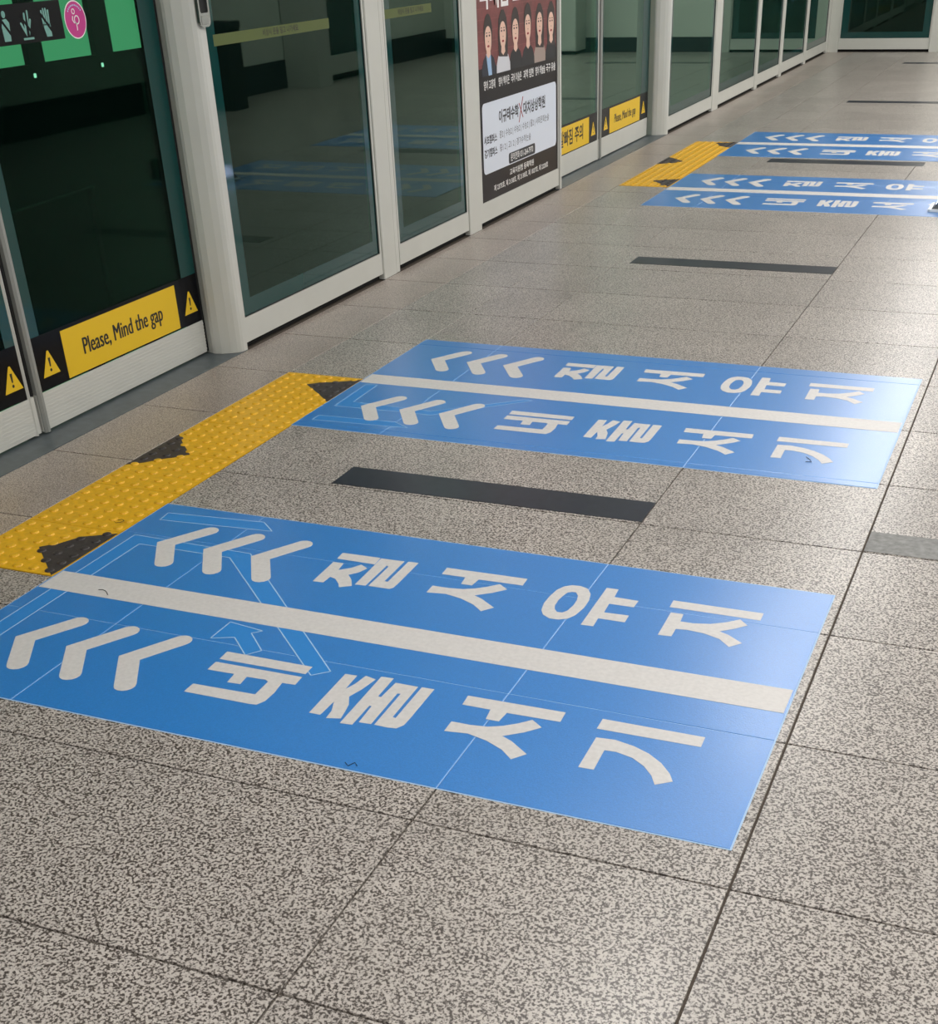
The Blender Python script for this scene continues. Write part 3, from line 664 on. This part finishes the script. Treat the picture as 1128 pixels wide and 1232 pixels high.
plates('pregnant_figure', [ring(yc - 0.006, zc + 0.024, 0.0085, 0.0028), [stroke([(yc - 0.013, zc + 0.010), (yc - 0.016, zc + 0.000), (yc - 0.010, zc - 0.008), (yc + 0.002, zc - 0.010)], 0.0036)],
    ring(yc + 0.006, zc - 0.001, 0.0135, 0.0034), [stroke([(yc + 0.000, zc - 0.010), (yc + 0.002, zc - 0.022), (yc + 0.001, zc - 0.030)], 0.0036)]], 0.0013, 0.0016, D, 'white_print', stk)
plates('arc_lettering', [[rect(yc + 0.042 * math.sin(t) - 0.0022, yc + 0.042 * math.sin(t) + 0.0022, zc + 0.042 * math.cos(t) - 0.002, zc + 0.042 * math.cos(t) + 0.002)] for t in [-0.9 + 0.18 * k for k in range(11)]], 0.0013, 0.0016, D, 'pale_edge', stk)

# ------------------------------------------------------------------ behind the screen: track and the far side
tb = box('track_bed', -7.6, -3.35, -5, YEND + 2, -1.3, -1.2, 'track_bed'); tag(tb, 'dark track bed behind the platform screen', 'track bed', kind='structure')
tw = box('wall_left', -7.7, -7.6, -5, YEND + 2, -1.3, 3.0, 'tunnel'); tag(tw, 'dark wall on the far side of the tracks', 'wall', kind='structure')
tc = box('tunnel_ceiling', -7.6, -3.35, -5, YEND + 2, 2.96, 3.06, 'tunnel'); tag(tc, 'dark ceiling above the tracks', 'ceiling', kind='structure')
fs = tag(empty('lit_partition', (-7.25, 8.0, -1.2)), 'dark partition with lit greenish windows across the tracks', 'partition')
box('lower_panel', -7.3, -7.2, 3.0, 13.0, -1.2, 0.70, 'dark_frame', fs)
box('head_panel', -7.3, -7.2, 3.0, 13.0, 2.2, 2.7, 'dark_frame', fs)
edges = [3.0, 4.2, 5.4, 6.4, 7.3, 8.545, 8.715, 9.335, 9.55, 10.0, 13.0]
for a, b in ((3.0, 3.2), (4.6, 4.8), (6.1, 6.3), (7.2, 7.35), (8.545, 8.715), (9.335, 9.55), (10.0, 10.2), (11.6, 11.8), (12.8, 13.0)):
    box('mullion', -7.3, -7.2, a, b, 0.70, 2.2, 'dark_frame', fs)
for a, b in ((3.2, 4.6), (4.8, 6.1), (6.3, 7.2), (7.35, 8.545), (8.715, 9.335), (9.55, 10.0), (10.2, 11.6), (11.8, 12.8)):
    box('lit_pane', -7.27, -7.25, a, b, 0.70, 2.2, 'lit_window', fs)
for y, z in ((8.57, 0.628), (9.383, 0.628)):
    box('indicator_lamp', -7.2, -7.195, y - 0.012, y + 0.012, z - 0.014, z + 0.014, 'lamp_glow', fs)
hr = tag(empty('streak_bar', (-3.7, 4.0, -1.2)), 'thin steel bar standing for a bright streak behind the nearest door glass', 'rail')
tube('bar', [(-3.7, 2.6, 0.555), (-3.7, 4.62, 0.605)], 0.007, 'steel', hr)  # added bar stands for a bright streak in the door glass
for y in (2.62, 4.6): tube('upright', [(-3.7, y, -1.2), (-3.7, y, 0.555 + (y - 2.6) * 0.0248)], 0.012, 'dark_frame', hr)

# ------------------------------------------------------------------ room shell
wr = box('wall_right', XR, XR + 0.15, -5.0, YEND, -0.2, 2.95, 'wall_white'); tag(wr, 'white panelled wall opposite the platform screen', 'wall', kind='structure')
for k in range(16):
    y = -4.4 + k * 1.45
    box('panel', XR - 0.012, XR, y + 0.004, min(y + 1.446, YEND) , 0.28, 2.92, 'wall_white', wr)
bb = box('baseboard_right', XR - 0.025, XR - 0.0125, -5.0, YEND, 0.0, 0.279, 'navy'); tag(bb, 'dark baseboard along the opposite wall', 'baseboard', kind='structure')
wb = box('wall_back', -3.34, XR, -5.15, -5.0, -0.2, 2.95, 'wall_white'); tag(wb, 'white wall behind the camera', 'wall', kind='structure')
cl = box('ceiling', -3.35, XR + 0.15, -5.15, YEND + 0.2, 2.95, 3.05, 'ceiling_white'); tag(cl, 'white platform ceiling', 'ceiling', kind='structure')
we = box('wall_far', -3.34, XR + 0.15, YEND, YEND + 0.15, -0.2, 2.95, 'wall_white'); tag(we, 'pale end wall at the far end of the platform', 'wall', kind='structure')
be = box('baseboard_far', -1.66, XR - 0.026, YEND - 0.013, YEND, 0.0, 0.17, 'navy'); tag(be, 'dark baseboard along the end wall', 'baseboard', kind='structure')
# glazed panel in the end wall
def end_panel(idx, x0, x1, label):
    root = tag(empty('window_%d' % idx, ((x0 + x1) / 2, YEND - 0.05, 0)), label, 'glass screen', kind='structure')
    yb, yf = YEND - 0.001, YEND - 0.075
    box('plinth', x0, x1, yf + 0.03, yb, 0.0, 0.03, 'black_gap', root)
    box('bottom_rail', x0, x1, yf, yb, 0.03, 0.148, 'alu', root)
    box('stile', x0, x0 + 0.014, yf, yb, 0.148, HG, 'alu', root); box('stile', x1 - 0.014, x1, yf, yb, 0.148, HG, 'alu', root)
    box('top_rail', x0, x1, yf, yb, HG, HG + 0.06, 'alu', root)
    box('glass', x0 + 0.015, x1 - 0.015, yf + 0.02, yf + 0.028, 0.149, HG - 0.001, 'glass', root)
    plates('painted_border', [[rect(x0 + 0.016, x1 - 0.016, 0.15, HG - 0.002), rect(x0 + 0.10, x1 - 0.10, 0.215, HG - 0.1)]], 0, 0.002, ENDW(yf + 0.0199), 'teal', root)['label'] = 'teal painted margin of the glass'
    box('backing', x0 + 0.016, x1 - 0.016, yf + 0.045, yf + 0.055, 0.15, HG - 0.002, 'panel_back', root)
end_panel(9, -2.905, -1.815, 'framed dark glass panel in the end wall')
for k, (a, b, lb) in enumerate(((-3.028, -2.907, 'aluminium post left of the end wall panel'), (-1.813, -1.665, 'aluminium post right of the end wall panel'))):
    o = box('trim_%d' % (40 + k), a, b, YEND - 0.085, YEND, 0.0, HG + 0.06, 'alu'); tag(o, lb, 'post', kind='structure')
cb = tag(empty('wall_cabinet', (0.6, YEND - 0.2, 0)), 'tall white cabinet against the end wall, reflected in the glass', 'cabinet')
box('plinth', -0.08, 1.28, YEND - 0.36, YEND - 0.014, 0.0, 0.04, 'rubber', cb)
box('body', -0.10, 1.30, YEND - 0.40, YEND - 0.014, 0.04, 2.2, 'wall_white', cb)
for a, b in ((-0.095, 0.595), (0.605, 1.295)):
    dr = box('cabinet_door', a, b, YEND - 0.415, YEND - 0.40, 0.05, 2.19, 'wall_white', cb)
    box('handle', 0.60 + (-0.05 if a < 0 else 0.035), 0.60 + (-0.035 if a < 0 else 0.05), YEND - 0.43, YEND - 0.415, 1.0, 1.16, 'steel', dr)
# pillar and framed panel on the opposite side, met by the camera as reflections in the glass
pl = tag(empty('screen_pillar', (1.98, 14.15, 0)), 'white square pillar on the opposite side, reflected in the glass', 'pillar')
box('shaft', 1.76, XR - 0.026, 14.0, 14.30, 0.0, 2.95, 'alu', pl)
op = tag(empty('framed_board', (2.05, 14.9, 0)), 'dark glazed board beside the opposite pillar, reflected in the glass', 'board')
box('lower_rail', 1.93, XR - 0.026, 14.302, 15.45, 0.07, 0.26, 'alu', op)
box('plinth', 2.0, XR - 0.026, 14.31, 15.44, 0.0, 0.07, 'rubber', op)
box('side_frame', 1.93, XR - 0.026, 15.40, 15.45, 0.26, 2.3, 'alu', op); box('side_frame', 1.93, XR - 0.026, 14.302, 14.34, 0.26, 2.3, 'alu', op)
box('top_frame', 1.93, XR - 0.026, 14.302, 15.45, 2.3, 2.4, 'alu', op)
box('dark_glass', 1.96, XR - 0.026, 14.34, 15.40, 0.26, 2.3, 'teal', op)
bn = tag(empty('waste_bin', (1.75, 12.1, 0)), 'black upright bin by the opposite wall, reflected in the glass', 'bin')
plates('body', [[rrect(1.60, 1.90, 11.95, 12.25, 0.04)]], 0.0, 0.70, FLOOR(), 'rubber', bn)
plates('lid', [[rrect(1.59, 1.91, 11.94, 12.26, 0.04), ell(1.75, 12.1, 0.08, 0.08)]], 0.70, 0.76, FLOOR(), 'navy', bn)

# ------------------------------------------------------------------ ceiling lamps
def ceiling_lamp(x, y, label):
    root = tag(empty('ceiling_lamp', (x, y, 2.95)), label, 'lamp', 'ceiling lamps in two rows')
    box('housing', x - 0.12, x + 0.12, y - 0.65, y + 0.65, 2.905, 2.949, 'lamp_housing', root)
    box('diffuser', x - 0.10, x + 0.10, y - 0.62, y + 0.62, 2.895, 2.905, 'lamp_glow', root)
    ld = bpy.data.lights.new('lamp_light', 'AREA'); ld.shape = 'RECTANGLE'; ld.size = 0.2; ld.size_y = 1.24
    ld.energy = LAMP_POWER[x] * (1.42 if y > 9 else 0.88 if y < 2 else 1.0); ld.color = LAMP_COLOR
    lo = bpy.data.objects.new('lamp_light', ld); COL.objects.link(lo); lo.parent = root; lo.location = (0, 0, -0.06)
for x, nm in ((-1.1, 'row nearer the screen'), (1.1, 'row nearer the opposite wall')):
    for k in range(7):
        ceiling_lamp(x, -2.5 + k * 3.2, ('first', 'second', 'third', 'fourth', 'fifth', 'sixth', 'farthest')[k] + ' slim ceiling lamp of the ' + nm)

# ------------------------------------------------------------------ an assumed wedge device at the right edge, and small litter
def floor_device():
    root = tag(empty('floor_device', (-0.50, 8.25, 0)), 'small grey wedge device on a white base at the right edge of the third mat', 'device')
    zt = 0.0024; Y = lambda y0: (lambda a, b, c: (a, y0 + c, b))
    plates('base_plate', [[rrect(-0.69, -0.31, 8.14, 8.37, 0.02)]], zt, zt + 0.014, FLOOR(), 'device_white', root)
    prof = [(-0.672, zt + 0.014), (-0.655, zt + 0.030), (-0.615, zt + 0.100), (-0.585, zt + 0.135), (-0.54, zt + 0.150), (-0.36, zt + 0.150), (-0.335, zt + 0.125), (-0.33, zt + 0.014)]
    V = [(x, 8.155, z) for x, z in prof] + [(x, 8.355, z) for x, z in prof]; n = len(prof)
    Fc = [tuple(range(n))[::-1], tuple(range(n, 2 * n))] + [(i, (i + 1) % n, n + (i + 1) % n, n + i) for i in range(n)]
    obj('housing', V, [f[::-1] for f in Fc], 'device_grey', root)
    a, b = Vector((-0.655, zt + 0.030)), Vector((-0.615, zt + 0.100)); d = b - a; nrm = Vector((-d.y, d.x)).normalized() * 0.002
    p0, p1 = a + d * 0.08 + nrm * 0.2, a + d * 0.95 + nrm * 0.2
    V = [(p.x + o.x, y, p.y + o.y) for o in (Vector((0, 0)), nrm) for p, y in ((p0, 8.175), (p1, 8.175), (p1, 8.335), (p0, 8.335))]
    sc = obj('screen', V, BF, 'device_screen', root); sc['label'] = 'pale blue glowing screen assumed from a bright reflection'  # glow stands in for a bright patch mirrored in the glass
floor_device()
def hair(pts, label, z=0.0032, r=0.0009):
    o = tube('hair_strand', [(x, y, z) for x, y in pts], r, 'ink', n=5); tag(o, label, 'hair', 'dark hairs and fibres on the floor')
hair([(-2.185, 2.438), (-2.175, 2.442), (-2.162, 2.438), (-2.150, 2.428), (-2.142, 2.420)], 'curved dark hair on the white stripe of the nearest mat', z=0.0031)
hair([(-2.425, 2.836), (-2.416, 2.830), (-2.404, 2.838), (-2.402, 2.852), (-2.414, 2.858), (-2.422, 2.848)], 'small looped dark hair on the near tactile strip', z=0.0070)
hair([(-1.166, 1.912), (-1.154, 1.902), (-1.146, 1.918), (-1.136, 1.908)], 'tiny dark fibre at the near edge of the nearest mat', z=0.0026)
hair([(-0.600, 3.985), (-0.582, 3.962), (-0.576, 3.944), (-0.594, 3.942)], 'small dark fibre on the last letter of the second mat', z=0.0031)
